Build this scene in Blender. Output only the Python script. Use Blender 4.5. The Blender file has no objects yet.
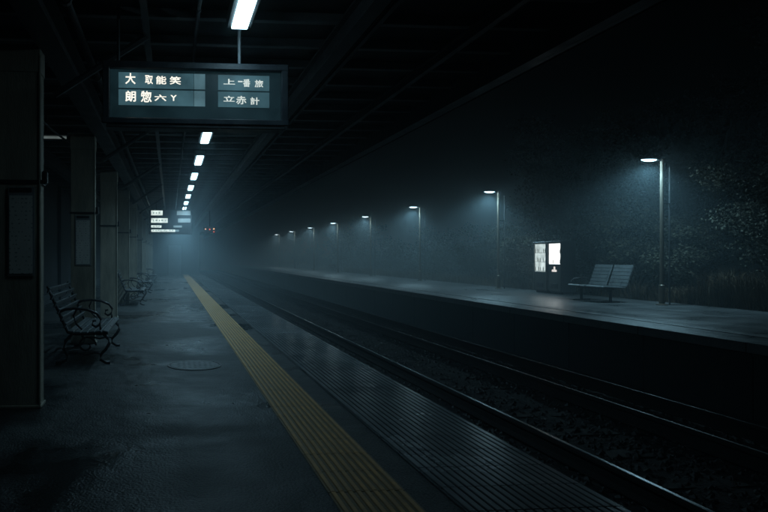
import bpy, bmesh, math, random
from mathutils import Vector, Matrix
random.seed(7)
R = math.radians
S = bpy.context.scene
COL = S.collection

# ------------------------------------------------------------------ helpers
def link(o, parent=None):
    COL.objects.link(o)
    if parent is not None:
        o.parent = parent
    return o

def tag(o, label=None, cat=None, group=None, kind=None):
    if label: o['label'] = label
    if cat: o['category'] = cat
    if group: o['group'] = group
    if kind: o['kind'] = kind
    return o

def thing(name, label, cat, loc=(0, 0, 0), rz=0.0, group=None):
    o = bpy.data.objects.new(name, None)
    o.empty_display_size = 0.2
    link(o)
    o.location = loc
    o.rotation_euler = (0, 0, rz)
    return tag(o, label, cat, group)

def obj(name, bm, m, parent=None, smooth=False):
    me = bpy.data.meshes.new(name)
    bm.normal_update()
    if smooth:
        for f in bm.faces: f.smooth = True
    bm.to_mesh(me)
    bm.free()
    me.materials.append(m)
    return link(bpy.data.objects.new(name, me), parent)

def NB():
    return bmesh.new()

def box(bm, c, s, bev=0.0, rot=None, seg=1):
    vs = bmesh.ops.create_cube(bm, size=1.0)['verts']
    bmesh.ops.scale(bm, vec=Vector(s), verts=vs)
    if bev > 0:
        es = list({e for v in vs for e in v.link_edges})
        r = bmesh.ops.bevel(bm, geom=es, offset=bev, segments=seg, affect='EDGES', profile=0.5)
        vs = list({v for f in r['faces'] for v in f.verts} | {v for v in vs if v.is_valid})
    if rot is not None:
        bmesh.ops.rotate(bm, cent=(0, 0, 0), matrix=rot, verts=vs)
    bmesh.ops.translate(bm, vec=Vector(c), verts=vs)
    return vs

def bbox(bm, x0, x1, y0, y1, z0, z1, bev=0.0):
    return box(bm, ((x0+x1)/2, (y0+y1)/2, (z0+z1)/2), (abs(x1-x0), abs(y1-y0), abs(z1-z0)), bev)

def tube(bm, pts, r, n=8, cap=True):
    pts = [Vector(p) for p in pts]
    rr = r if isinstance(r, (list, tuple)) else [r]*len(pts)
    rings = []
    up = Vector((0, 0, 1))
    for i, p in enumerate(pts):
        d = (pts[min(i+1, len(pts)-1)] - pts[max(i-1, 0)]).normalized()
        a = d.cross(up)
        if a.length < 1e-3: a = d.cross(Vector((0, 1, 0)))
        a.normalize()
        b = d.cross(a).normalized()
        rings.append([bm.verts.new(p + (a*math.cos(2*math.pi*k/n) + b*math.sin(2*math.pi*k/n))*rr[i]) for k in range(n)])
    for i in range(len(rings)-1):
        for k in range(n):
            try: bm.faces.new((rings[i][k], rings[i][(k+1) % n], rings[i+1][(k+1) % n], rings[i+1][k]))
            except ValueError: pass
    if cap:
        bm.faces.new(rings[0][::-1]); bm.faces.new(rings[-1])

def prism_y(bm, prof, y0, y1, nseg=1):
    """prof: list of (x,z), swept along y"""
    rings = []
    for i in range(nseg+1):
        y = y0 + (y1-y0)*i/nseg
        rings.append([bm.verts.new((x, y, z)) for x, z in prof])
    n = len(prof)
    for i in range(nseg):
        for k in range(n):
            bm.faces.new((rings[i][k], rings[i][(k+1) % n], rings[i+1][(k+1) % n], rings[i+1][k]))
    bm.faces.new(rings[0]); bm.faces.new(rings[-1][::-1])
    bmesh.ops.recalc_face_normals(bm, faces=bm.faces[:])

def lathe(bm, prof, n=20, c=(0, 0, 0)):
    rings = []
    for r, z in prof:
        rings.append([bm.verts.new((c[0]+r*math.cos(2*math.pi*k/n), c[1]+r*math.sin(2*math.pi*k/n), c[2]+z)) for k in range(n)])
    for i in range(len(rings)-1):
        for k in range(n):
            bm.faces.new((rings[i][k], rings[i][(k+1) % n], rings[i+1][(k+1) % n], rings[i+1][k]))
    bm.faces.new(rings[0][::-1]); bm.faces.new(rings[-1])

def copy_tree(o, parent=None):
    c = o.copy()
    link(c, parent)
    for ch in list(o.children):
        copy_tree(ch, c)
    return c

# ------------------------------------------------------------------ materials
def mat(name, c1, c2=None, rough=(0.5, 0.7), scale=6.0, bump=0.0, bscale=None, metal=0.0, spec=0.5, stretch=None, detail=6.0):
    m = bpy.data.materials.new(name)
    m.use_nodes = True
    nt = m.node_tree
    b = nt.nodes['Principled BSDF']
    c2 = c2 or tuple(x*0.6 for x in c1)
    tc = nt.nodes.new('ShaderNodeTexCoord')
    mp = nt.nodes.new('ShaderNodeMapping')
    if stretch: mp.inputs['Scale'].default_value = stretch
    nt.links.new(tc.outputs['Object'], mp.inputs['Vector'])
    n = nt.nodes.new('ShaderNodeTexNoise')
    n.inputs['Scale'].default_value = scale
    n.inputs['Detail'].default_value = detail
    n.inputs['Roughness'].default_value = 0.62
    nt.links.new(mp.outputs[0], n.inputs['Vector'])
    cr = nt.nodes.new('ShaderNodeValToRGB')
    cr.color_ramp.elements[0].position = 0.32
    cr.color_ramp.elements[1].position = 0.68
    cr.color_ramp.elements[0].color = (*c2, 1)
    cr.color_ramp.elements[1].color = (*c1, 1)
    nt.links.new(n.outputs['Fac'], cr.inputs['Fac'])
    nt.links.new(cr.outputs['Color'], b.inputs['Base Color'])
    mr = nt.nodes.new('ShaderNodeMapRange')
    mr.inputs['From Min'].default_value = 0.3
    mr.inputs['From Max'].default_value = 0.7
    mr.inputs['To Min'].default_value = rough[0]
    mr.inputs['To Max'].default_value = rough[1]
    nt.links.new(n.outputs['Fac'], mr.inputs['Value'])
    nt.links.new(mr.outputs[0], b.inputs['Roughness'])
    b.inputs['Metallic'].default_value = metal
    b.inputs['Specular IOR Level'].default_value = spec
    if bump:
        n2 = nt.nodes.new('ShaderNodeTexNoise')
        n2.inputs['Scale'].default_value = bscale or scale*8
        n2.inputs['Detail'].default_value = 5.0
        nt.links.new(mp.outputs[0], n2.inputs['Vector'])
        bp = nt.nodes.new('ShaderNodeBump')
        bp.inputs['Strength'].default_value = bump
        bp.inputs['Distance'].default_value = 0.02
        nt.links.new(n2.outputs['Fac'], bp.inputs['Height'])
        nt.links.new(bp.outputs[0], b.inputs['Normal'])
    return m

def emit(name, col, strength, base=(0.05, 0.05, 0.05), noise=None):
    """lit plastic / glass face; optional uneven brightness"""
    m = bpy.data.materials.new(name)
    m.use_nodes = True
    nt = m.node_tree
    b = nt.nodes['Principled BSDF']
    b.inputs['Base Color'].default_value = (*base, 1)
    b.inputs['Roughness'].default_value = 0.35
    b.inputs['Emission Color'].default_value = (*col, 1)
    b.inputs['Emission Strength'].default_value = strength
    if noise:
        tc = nt.nodes.new('ShaderNodeTexCoord')
        n = nt.nodes.new('ShaderNodeTexNoise')
        n.inputs['Scale'].default_value = noise
        n.inputs['Detail'].default_value = 3
        nt.links.new(tc.outputs['Object'], n.inputs['Vector'])
        mr = nt.nodes.new('ShaderNodeMapRange')
        mr.inputs['From Min'].default_value = 0.3; mr.inputs['From Max'].default_value = 0.7
        mr.inputs['To Min'].default_value = strength*0.55; mr.inputs['To Max'].default_value = strength*1.25
        nt.links.new(n.outputs['Fac'], mr.inputs['Value'])
        nt.links.new(mr.outputs[0], b.inputs['Emission Strength'])
    return m

def asphalt_mat():
    m = bpy.data.materials.new('wet_asphalt')
    m.use_nodes = True
    nt = m.node_tree; N = nt.nodes; L = nt.links
    b = N['Principled BSDF']
    tc = N.new('ShaderNodeTexCoord')
    def noise(sc, det, st=(1, 1, 1), dist=0.0):
        mp = N.new('ShaderNodeMapping'); mp.inputs['Scale'].default_value = st
        L.new(tc.outputs['Object'], mp.inputs['Vector'])
        n = N.new('ShaderNodeTexNoise'); n.inputs['Scale'].default_value = sc; n.inputs['Detail'].default_value = det
        n.inputs['Distortion'].default_value = dist
        L.new(mp.outputs[0], n.inputs['Vector']); return n.outputs['Fac']
    def rng(src, a, b_, c, d):
        r = N.new('ShaderNodeMapRange'); L.new(src, r.inputs['Value'])
        for k, v in zip(('From Min', 'From Max', 'To Min', 'To Max'), (a, b_, c, d)): r.inputs[k].default_value = v
        return r.outputs[0]
    big = noise(0.55, 4, (1, 1, 1), 0.6)
    mid = noise(4.0, 6)
    fine = noise(60, 5)
    speck = noise(85, 4)
    wet = rng(big, 0.44, 0.60, 0.0, 1.0)
    # colour
    mx = N.new('ShaderNodeMix'); mx.data_type = 'RGBA'
    mx.inputs['A'].default_value = (0.052, 0.056, 0.056, 1); mx.inputs['B'].default_value = (0.019, 0.022, 0.023, 1)
    L.new(wet, mx.inputs['Factor'])
    mx2 = N.new('ShaderNodeMix'); mx2.data_type = 'RGBA'; mx2.blend_type = 'MULTIPLY'
    mx2.inputs['Factor'].default_value = 1.0
    L.new(mx.outputs['Result'], mx2.inputs['A'])
    cr = N.new('ShaderNodeValToRGB'); cr.color_ramp.elements[0].position = 0.3; cr.color_ramp.elements[1].position = 0.72
    cr.color_ramp.elements[0].color = (0.45, 0.45, 0.45, 1); cr.color_ramp.elements[1].color = (1.25, 1.25, 1.25, 1)
    L.new(mid, cr.inputs['Fac']); L.new(cr.outputs['Color'], mx2.inputs['B'])
    mx3 = N.new('ShaderNodeMix'); mx3.data_type = 'RGBA'; mx3.blend_type = 'MULTIPLY'; mx3.inputs['Factor'].default_value = 0.8
    L.new(mx2.outputs['Result'], mx3.inputs['A'])
    cr2 = N.new('ShaderNodeValToRGB'); cr2.color_ramp.elements[0].position = 0.35; cr2.color_ramp.elements[1].position = 0.65
    cr2.color_ramp.elements[0].color = (0.3, 0.3, 0.3, 1); cr2.color_ramp.elements[1].color = (2.0, 1.95, 1.85, 1)
    L.new(speck, cr2.inputs['Fac']); L.new(cr2.outputs['Color'], mx3.inputs['B'])
    L.new(mx3.outputs['Result'], b.inputs['Base Color'])
    # roughness: dry 0.75 -> wet 0.3
    r1 = rng(wet, 0, 1, 0.62, 0.24)
    add = N.new('ShaderNodeMath'); add.operation = 'ADD'
    L.new(r1, add.inputs[0]); L.new(rng(mid, 0.3, 0.7, -0.10, 0.10), add.inputs[1])
    L.new(add.outputs[0], b.inputs['Roughness'])
    b.inputs['Specular IOR Level'].default_value = 0.5
    bp = N.new('ShaderNodeBump'); bp.inputs['Distance'].default_value = 0.012
    L.new(rng(wet, 0, 1, 0.9, 0.45), bp.inputs['Strength'])
    ad = N.new('ShaderNodeMath'); ad.operation = 'MULTIPLY_ADD'; ad.inputs[1].default_value = 3.0
    L.new(mid, ad.inputs[0]); L.new(fine, ad.inputs[2])
    L.new(ad.outputs[0], bp.inputs['Height']); L.new(bp.outputs[0], b.inputs['Normal'])
    return m

def paper_mat():
    m = mat('printed_timetable', (0.88, 0.86, 0.80), (0.74, 0.73, 0.68), (0.6, 0.8), 5)
    nt = m.node_tree; N = nt.nodes; L = nt.links
    b = N['Principled BSDF']; src = b.inputs['Base Color'].links[0].from_socket
    tc = N.new('ShaderNodeTexCoord'); sp = N.new('ShaderNodeSeparateXYZ'); L.new(tc.outputs['Object'], sp.inputs[0])
    def mth(op, a, b_=None):
        n = N.new('ShaderNodeMath'); n.operation = op
        for k, v in enumerate((a, b_)):
            if v is None: continue
            if isinstance(v, (int, float)): n.inputs[k].default_value = v
            else: L.new(v, n.inputs[k])
        return n.outputs[0]
    rows = mth('MULTIPLY', mth('ADD', sp.outputs['Z'], 3.0), 1/0.034)
    band = mth('LESS_THAN', mth('FRACT', rows), 0.30)
    cb = N.new('ShaderNodeCombineXYZ'); L.new(mth('MULTIPLY', sp.outputs['X'], 38.0), cb.inputs[0]); L.new(mth('FLOOR', rows), cb.inputs[1])
    wn = N.new('ShaderNodeTexNoise'); wn.inputs['Scale'].default_value = 1.0; wn.inputs['Detail'].default_value = 1.0; L.new(cb.outputs[0], wn.inputs['Vector'])
    ink = mth('MULTIPLY', band, mth('GREATER_THAN', wn.outputs['Fac'], 0.55))
    mx = N.new('ShaderNodeMix'); mx.data_type = 'RGBA'; L.new(mth('MULTIPLY', ink, 0.5), mx.inputs['Factor']); L.new(src, mx.inputs['A']); mx.inputs['B'].default_value = (0.04, 0.05, 0.05, 1)
    L.new(mx.outputs['Result'], b.inputs['Base Color'])
    return m

M = {}
M['asphalt'] = asphalt_mat()
M['tactile'] = mat('worn_yellow_tactile', (0.68, 0.38, 0.145), (0.38, 0.225, 0.095), (0.38, 0.7), 9, 0.25, 90)
M['slab'] = mat('wet_ribbed_slab', (0.22, 0.23, 0.235), (0.12, 0.128, 0.132), (0.12, 0.32), 0.9, 0.05, 60)
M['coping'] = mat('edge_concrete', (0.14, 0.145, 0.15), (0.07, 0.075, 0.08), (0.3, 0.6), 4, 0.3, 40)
def groove(m, z0, z1, dark):
    nt = m.node_tree; N = nt.nodes; L = nt.links
    b = N['Principled BSDF']; src = b.inputs['Base Color'].links[0].from_socket
    tc = N.new('ShaderNodeTexCoord'); sp = N.new('ShaderNodeSeparateXYZ'); L.new(tc.outputs['Object'], sp.inputs[0])
    r = N.new('ShaderNodeMapRange'); L.new(sp.outputs['Z'], r.inputs['Value'])
    for k, v in zip(('From Min', 'From Max', 'To Min', 'To Max'), (z0, z1, 0.0, 1.0)): r.inputs[k].default_value = v
    mx = N.new('ShaderNodeMix'); mx.data_type = 'RGBA'; L.new(r.outputs[0], mx.inputs['Factor'])
    mx.inputs['A'].default_value = (*dark, 1); L.new(src, mx.inputs['B'])
    L.new(mx.outputs['Result'], b.inputs['Base Color'])
groove(M['tactile'], 0.0055, 0.0095, (0.22, 0.15, 0.075))
groove(M['slab'], 0.008, 0.013, (0.04, 0.042, 0.044))
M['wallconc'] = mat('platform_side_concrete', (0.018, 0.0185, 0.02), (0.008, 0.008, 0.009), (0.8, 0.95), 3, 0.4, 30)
M['farpave'] = mat('far_platform_wet_paving', (0.125, 0.13, 0.132), (0.06, 0.064, 0.067), (0.24, 0.5), 1.1, 0.2, 50)
M['ballast'] = mat('dark_ballast', (0.020, 0.019, 0.018), (0.007, 0.0066, 0.0062), (0.75, 0.92), 24, 0.9, 30)
M['stone'] = mat('ballast_stone', (0.045, 0.043, 0.041), (0.014, 0.013, 0.012), (0.45, 0.75), 14, 0.2, 80)
M['sleeper'] = mat('old_timber_sleeper', (0.026, 0.022, 0.019), (0.011, 0.0095, 0.0085), (0.6, 0.85), 5, 0.5, 30, stretch=(1, 8, 1))
M['railhead'] = mat('worn_rail_steel', (0.55, 0.55, 0.56), (0.24, 0.23, 0.22), (0.13, 0.30), 3, 0.05, 90, metal=1.0, stretch=(8, 0.35, 8))
M['railhead2'] = mat('dull_rail_steel', (0.10, 0.095, 0.09), (0.04, 0.036, 0.032), (0.34, 0.6), 5, 0.1, 90, metal=0.9, stretch=(8, 0.6, 8))
M['rust'] = mat('rusty_rail_web', (0.012, 0.009, 0.007), (0.006, 0.005, 0.0045), (0.85, 0.97), 20, 0.3, 90)
M['column'] = mat('grey_green_painted_steel', (0.56, 0.50, 0.39), (0.30, 0.28, 0.225), (0.42, 0.65), 3.0, 0.18, 40, stretch=(2.2, 2.2, 0.5))
M['darksteel'] = mat('dark_painted_steel', (0.055, 0.06, 0.065), (0.03, 0.033, 0.036), (0.4, 0.65), 5, 0.1, 40)
M['deck'] = mat('dark_roof_sheet', (0.045, 0.05, 0.055), (0.022, 0.025, 0.028), (0.5, 0.75), 2, 0.2, 20)
M['purlin'] = mat('roof_purlin_paint', (0.24, 0.25, 0.26), (0.14, 0.15, 0.155), (0.45, 0.7), 4, 0.1, 30)
M['stationwall'] = mat('shade_dark_wall', (0.03, 0.032, 0.034), (0.014, 0.015, 0.016), (0.7, 0.9), 2, 0.3, 25)  # near-black wall colour stands in for the shade behind the columns
M['endwall'] = mat('grey_plaster_wall', (0.12, 0.125, 0.13), (0.07, 0.075, 0.08), (0.7, 0.9), 1.5, 0.2, 20)
M['door'] = mat('pale_steel_door', (0.32, 0.34, 0.35), (0.24, 0.255, 0.26), (0.4, 0.6), 4)
M['iron'] = mat('black_cast_iron', (0.045, 0.042, 0.045), (0.025, 0.023, 0.025), (0.32, 0.5), 20, 0.2, 80)
M['slat'] = mat('weathered_bench_slat', (0.17, 0.18, 0.185), (0.09, 0.1, 0.105), (0.22, 0.5), 6, 0.2, 60, stretch=(6, 0.8, 6))
M['sheetseat'] = mat('grey_bench_panel', (0.25, 0.27, 0.28), (0.14, 0.155, 0.16), (0.22, 0.42), 5, 0.1, 50)
M['pole'] = mat('galvanised_lamp_pole', (0.19, 0.155, 0.12), (0.12, 0.10, 0.078), (0.35, 0.55), 10, 0.1, 60, metal=0.35, stretch=(3, 3, 0.4))
M['rod'] = mat('zinc_rod', (0.30, 0.33, 0.35), (0.2, 0.22, 0.235), (0.3, 0.5), 10)
M['housing'] = mat('grey_lamp_housing', (0.12, 0.13, 0.135), (0.07, 0.075, 0.08), (0.35, 0.5), 6)
M['casing'] = mat('blue_grey_sign_casing', (0.055, 0.065, 0.075), (0.03, 0.036, 0.042), (0.28, 0.45), 5, 0.08, 30)
M['signface'] = emit('glowing_sign_glass', (0.14, 0.38, 0.48), 0.035, (0.02, 0.03, 0.035), 6)  # faint teal glow put into the glass around the lit panels
M['signlit'] = emit('lit_sign_panel', (0.18, 0.43, 0.53), 0.22, (0.03, 0.04, 0.045), 5)
M['signlit2'] = emit('brighter_sign_panel', (0.22, 0.45, 0.54), 0.33, (0.03, 0.04, 0.045), 5)
M['signtext'] = emit('lit_sign_letters', (1.0, 0.95, 0.82), 1.15, (0.5, 0.5, 0.5))
M['signtextdim'] = emit('dim_sign_letters', (0.88, 0.93, 0.84), 0.7, (0.5, 0.5, 0.5))
M['tubeglow'] = emit('lit_strip_diffuser', (0.50, 0.84, 1.0), 5.5, (0.8, 0.8, 0.8))
M['tubedim'] = emit('dim_tube', (0.62, 0.78, 0.76), 0.14, (0.5, 0.5, 0.5), 4)
M['lens'] = emit('lit_lamp_lens', (0.46, 0.82, 1.0), 200.0, (0.8, 0.8, 0.8))
M['farlit'] = emit('lit_far_board', (0.80, 1.0, 0.95), 1.15, (0.3, 0.3, 0.3), 7)
M['farlitdim'] = emit('dim_far_board', (0.6, 0.9, 0.9), 0.16, (0.3, 0.3, 0.3), 4)
M['farmark'] = emit('soft_far_marks', (0.7, 0.95, 0.92), 0.4, (0.2, 0.2, 0.2))
M['amber'] = emit('amber_lamp', (1.0, 0.50, 0.26), 1.6, (0.3, 0.2, 0.1))
M['red'] = emit('red_lamp', (1.0, 0.16, 0.08), 0.9, (0.3, 0.05, 0.03))
M['vendbody'] = mat('dark_vending_cabinet', (0.035, 0.04, 0.045), (0.022, 0.025, 0.028), (0.35, 0.5), 5)
M['vendframe'] = mat('grey_vending_trim', (0.15, 0.16, 0.16), (0.10, 0.105, 0.105), (0.35, 0.5), 5)
M['vendbright'] = emit('bright_display_back', (0.93, 1.0, 0.98), 2.6, (0.8, 0.8, 0.8))
M['vendsoft'] = emit('soft_display_back', (0.74, 0.92, 0.92), 0.95, (0.6, 0.6, 0.6), 5)
M['vendpanel'] = emit('dim_lower_panel', (0.35, 0.6, 0.68), 0.014, (0.05, 0.06, 0.065), 3)
M['bottle'] = mat('assorted_bottles', (0.45, 0.36, 0.26), (0.16, 0.2, 0.2), (0.2, 0.4), 14)
M['paper'] = mat('pale_notice_paper', (0.30, 0.33, 0.33), (0.22, 0.25, 0.25), (0.6, 0.8), 5)
M['paper'] = paper_mat()
M['ink'] = mat('notice_ink', (0.03, 0.035, 0.04), None, (0.6, 0.8), 5)
M['cover'] = mat('cast_iron_cover', (0.075, 0.075, 0.075), (0.04, 0.04, 0.04), (0.25, 0.45), 12, 0.4, 60, metal=0.5)
M['earth'] = mat('dark_earth', (0.035, 0.032, 0.025), (0.018, 0.017, 0.014), (0.8, 0.95), 1.5, 0.6, 12)
M['bark'] = mat('dark_bark', (0.06, 0.05, 0.04), (0.03, 0.025, 0.02), (0.7, 0.9), 12, 0.6, 40)

def leaf_mat(name, c1, c2, rough=0.7):
    m = mat(name, c1, c2, (rough-0.08, rough+0.12), 1.8, 0, None)
    b = m.node_tree.nodes['Principled BSDF']
    b.inputs['Specular IOR Level'].default_value = 0.18
    return m
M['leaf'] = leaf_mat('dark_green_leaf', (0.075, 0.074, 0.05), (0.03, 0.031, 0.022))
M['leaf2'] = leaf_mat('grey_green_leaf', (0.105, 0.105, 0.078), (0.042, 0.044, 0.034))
M['leafdark'] = leaf_mat('shadowed_leaf', (0.040, 0.042, 0.030), (0.018, 0.020, 0.015))  # shade of trees and thicket put into a darker leaf colour
M['dry'] = leaf_mat('dry_brown_grass', (0.13, 0.09, 0.055), (0.06, 0.045, 0.03), 0.7)

# ------------------------------------------------------------------ the setting
def sheet(name, x0, x1, y0, y1, z, m, nx=1, ny=1):
    bm = NB()
    g = [[bm.verts.new((x0+(x1-x0)*i/nx, y0+(y1-y0)*j/ny, z)) for j in range(ny+1)] for i in range(nx+1)]
    for i in range(nx):
        for j in range(ny):
            bm.faces.new((g[i][j], g[i+1][j], g[i+1][j+1], g[i][j+1]))
    return tag(obj(name, bm, m), kind='structure')

sheet('ground', -130, 130, -80, 170, -1.3, M['earth'])
# night sky dome, so that the mist ends in darkness
M['nightsky'] = mat('night_sky', (0.010, 0.013, 0.017), (0.007, 0.009, 0.012), (0.95, 1.0), 0.02, spec=0.0)
bm = NB()
bmesh.ops.create_uvsphere(bm, u_segments=64, v_segments=32, radius=115)
bmesh.ops.delete(bm, geom=[v for v in bm.verts if v.co.z < -20], context='VERTS')
bmesh.ops.reverse_faces(bm, faces=bm.faces[:])
sky_o = tag(obj('sky', bm, M['nightsky'], smooth=True), kind='structure'); sky_o.location = (0, 45, 0)
# near platform body with its wet asphalt top
XE = 2.24
bm = NB(); bbox(bm, -3.4, 2.02, -6, 75, -1.31, 0.0)
tag(obj('platform_pavement', bm, M['asphalt']), kind='structure')
bm = NB(); bbox(bm, 2.022, 2.14, -6, 75, -1.31, -0.115)
tag(obj('platform_side', bm, M['wallconc']), kind='structure')
# ribbed edge paving: slabs with grooves running along the platform
bm = NB()
y = -2.0
SX0, SX1 = 1.43, XE
k = 0
while y < 62:
    L_ = 1.2
    dz = random.uniform(-0.0015, 0.0015)
    bbox(bm, SX0, SX1, y+0.006, y+L_-0.006, -0.11 if True else 0, 0.006+dz)
    nr = 17
    for i in range(nr):
        x = SX0+0.035+i*(SX1-SX0-0.07)/(nr-1)
        hw = 0.5*(SX1-SX0-0.07)/(nr-1)-0.0082
        pr = [(x-hw-0.004, 0.005+dz), (x-hw, 0.0145+dz), (x+hw, 0.0145+dz), (x+hw+0.004, 0.005+dz)]
        for q4 in range(4):
            ya = y+0.004+q4*L_/4; yb = y-0.003+(q4+1)*L_/4
            a = [bm.verts.new((px, ya, pz)) for px, pz in pr]
            b = [bm.verts.new((px, yb, pz)) for px, pz in pr]
            for q in range(3): bm.faces.new((a[q], a[q+1], b[q+1], b[q]))
            bm.faces.new(a[::-1]); bm.faces.new(b)
    y += L_
tag(obj('edge_paving', bm, M['slab']), kind='structure')
# yellow tactile strip
bm = NB()
TX0, TX1 = 0.83, 1.245
y = -2.0
while y < 62:
    dz = random.uniform(-0.0008, 0.0008)
    bbox(bm, TX0, TX1, y+0.003, y+0.297, -0.05, 0.005+dz)
    for i in range(9):
        x = TX0+0.026+i*(TX1-TX0-0.052)/8
        pr = [(x-0.015, 0.004+dz), (x-0.010, 0.0115+dz), (x+0.010, 0.0115+dz), (x+0.015, 0.004+dz)]
        a = [bm.verts.new((px, y+0.0015, pz)) for px, pz in pr]
        b = [bm.verts.new((px, y+0.2985, pz)) for px, pz in pr]
        for q in range(3): bm.faces.new((a[q], a[q+1], b[q+1], b[q]))
        bm.faces.new(a[::-1]); bm.faces.new(b)
    y += 0.3
tag(obj('tactile_paving', bm, M['tactile']), kind='structure')
# track bed
ZR = -0.35          # top of the rails
ZB = -0.53
bm = NB()
g = []
xs = [2.14+(8.25-2.14)*i/40 for i in range(41)]
ys = [-6+81*(j/220.0) for j in range(221)]
for xx in xs:
    g.append([bm.verts.new((xx, yy, ZB+random.uniform(-0.018, 0.018)-0.55*min(1, max(0, (xx-5.9)/1.2)))) for yy in ys])  # far side of the bed dropped, a shape added to widen the platform's shadow
for i in range(40):
    for j in range(220):
        bm.faces.new((g[i][j], g[i+1][j], g[i+1][j+1], g[i][j+1]))
tag(obj('track_bed', bm, M['ballast']), kind='structure')
# loose ballast stones
bm = NB()
def stone(bm, x, y, z, s):
    vs = []
    rz = random.random()*6.28
    for k in range(4):
        a = rz+k*math.pi/2+random.uniform(-.3, .3)
        vs.append(bm.verts.new((x+math.cos(a)*s*random.uniform(.7, 1.1), y+math.sin(a)*s*random.uniform(.7, 1.1), z+random.uniform(-.3, .3)*s)))
    t = bm.verts.new((x+random.uniform(-.3, .3)*s, y+random.uniform(-.3, .3)*s, z+s*random.uniform(.5, .9)))
    for k in range(4): bm.faces.new((vs[k], vs[(k+1) % 4], t))
for _ in range(17000):
    x = random.uniform(2.18, 6.1)
    y = 0.8+34*random.random()**1.7
    stone(bm, x, y, ZB-0.55*min(1, max(0, (x-5.9)/1.2))+random.uniform(-.005, .012), random.uniform(0.018, 0.042))
tag(obj('ballast_stones', bm, M['stone']), 'dark crushed stone ballast between and beside the rails', 'ballast', kind='stuff')

# rails
def rail_profile(w=1.0):
    z = ZR; hw = 0.019*w; hb = 0.034*w
    return ([(-hw, z-0.003), (-hw+0.004, z), (hw-0.004, z), (hw, z-0.003), (hw, z-0.006), (-hw, z-0.006)],
            [(-hb+0.008, z-0.0065), (hb-0.008, z-0.0065), (hb, z-0.014), (hb, z-0.038), (0.012*w, z-0.046), (0.012*w, z-0.125), (0.07*w, z-0.142), (0.07*w, z-0.15), (-0.07*w, z-0.15), (-0.07*w, z-0.142), (-0.012*w, z-0.125), (-0.012*w, z-0.046), (-hb, z-0.038), (-hb, z-0.014)])
for x, w, lab in ((3.38, 1.0, 'bright worn steel rail nearest the yellow-striped platform'),
                  (4.82, 1.0, 'dull steel rail in the middle of the three rails'),
                  (5.53, 0.62, 'thin faint rail nearest the opposite platform')):
    t = thing('rail', lab, 'rail', (x, 0, 0), 0, 'rails running along the track')
    hp, wp = rail_profile(w)
    bm = NB(); prism_y(bm, hp, -5, 74); obj('rail_head', bm, M['railhead' if x < 4 else 'railhead2'], t)
    bm = NB(); prism_y(bm, wp, -5, 74); obj('rail_web', bm, M['rust'], t)
# sleepers
first = None
for k in range(48):
    yy = 1.0+k*0.68
    if first is None:
        bm = NB(); box(bm, (0, 0, 0), (2.5, 0.22, 0.14), 0.012)
        first = obj('sleeper', bm, M['sleeper'])
        o = first
    else:
        o = link(first.copy())
    o.location = (4.1+random.uniform(-.02, .02), yy+random.uniform(-.02, .02), ZB-0.066)
    tag(o, 'dark timber sleeper half buried in ballast beneath the rails', 'sleeper', 'sleepers under the rails')

# opposite platform
bm = NB(); bbox(bm, 8.62, 13.3, -6, 110, -1.31, 0.0)
tag(obj('far_platform_pavement', bm, M['farpave']), kind='structure')
bm = NB()
y = -6
while y < 110:
    bbox(bm, 8.25, 8.617, y+0.006, y+1.994, -0.14, 0.008, 0.006)
    y += 2.0
tag(obj('far_platform_edge', bm, M['coping']), kind='structure')
bm = NB()
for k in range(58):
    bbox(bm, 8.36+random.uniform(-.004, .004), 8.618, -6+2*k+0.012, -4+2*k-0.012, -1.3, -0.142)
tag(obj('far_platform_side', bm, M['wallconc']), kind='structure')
bm = NB(); bbox(bm, 9.02, 9.32, -6, 110, -0.05, 0.007)
tag(obj('far_tactile_paving', bm, M['coping']), kind='structure')
# earth bank behind the opposite platform
bm = NB()
nx, ny = 24, 90
g = [[bm.verts.new((13.305+i*0.9, -10+j*1.4, (-0.02 if i == 0 else 0.05+0.10*i+random.uniform(-.12, .12)))) for j in range(ny+1)] for i in range(nx+1)]
for i in range(nx):
    for j in range(ny):
        bm.faces.new((g[i][j], g[i+1][j], g[i+1][j+1], g[i][j+1]))
tag(obj('earth_bank', bm, M['earth'], smooth=True), kind='structure')

# ------------------------------------------------------------------ canopy over the near platform
canopy = thing('platform_canopy', 'dark flat canopy roof with cross battens over the near platform', 'canopy', (0, 0, 0))
CE = 3.36
bm = NB(); bbox(bm, -3.4, CE-0.02, 1.0, 60, 3.30, 3.40); obj('roof_deck', bm, M['deck'], canopy)
first = None
for k in range(64):
    yy = 2.0+0.6*k
    if first is None:
        bm = NB(); box(bm, (0.0, 0, 3.26), (6.6, 0.07, 0.078), 0.006); first = obj('cross_batten', bm, M['purlin'], canopy); o = first
    else:
        o = link(first.copy(), canopy)
    o.location = (0, yy, random.uniform(-.002, 0.0))
for x, w, h, z1 in ((-2.3, 0.12, 0.24, 3.22), (-0.98, 0.20, 0.26, 3.218), (-0.2, 0.05, 0.09, 3.22), (1.47, 0.12, 0.20, 3.22), (1.72, 0.04, 0.06, 3.22), (2.6, 0.06, 0.1, 3.22)):
    bm = NB()
    zt = z1; zb = z1-h
    # I section
    prism_y(bm, [(x-w/2, zb), (x+w/2, zb), (x+w/2, zb+0.02), (x+0.012, zb+0.022), (x+0.012, zt-0.022), (x+w/2, zt-0.02), (x+w/2, zt), (x-w/2, zt), (x-w/2, zt-0.02), (x-0.012, zt-0.022), (x-0.012, zb+0.022), (x-w/2, zb+0.02)], 1.0, 60)
    obj('roof_beam', bm, M['darksteel'], canopy)
bm = NB()
prism_y(bm, [(CE-0.015, 3.02), (CE+0.035, 3.02), (CE+0.035, 3.48), (CE-0.015, 3.48)], 1.0, 60)
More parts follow.
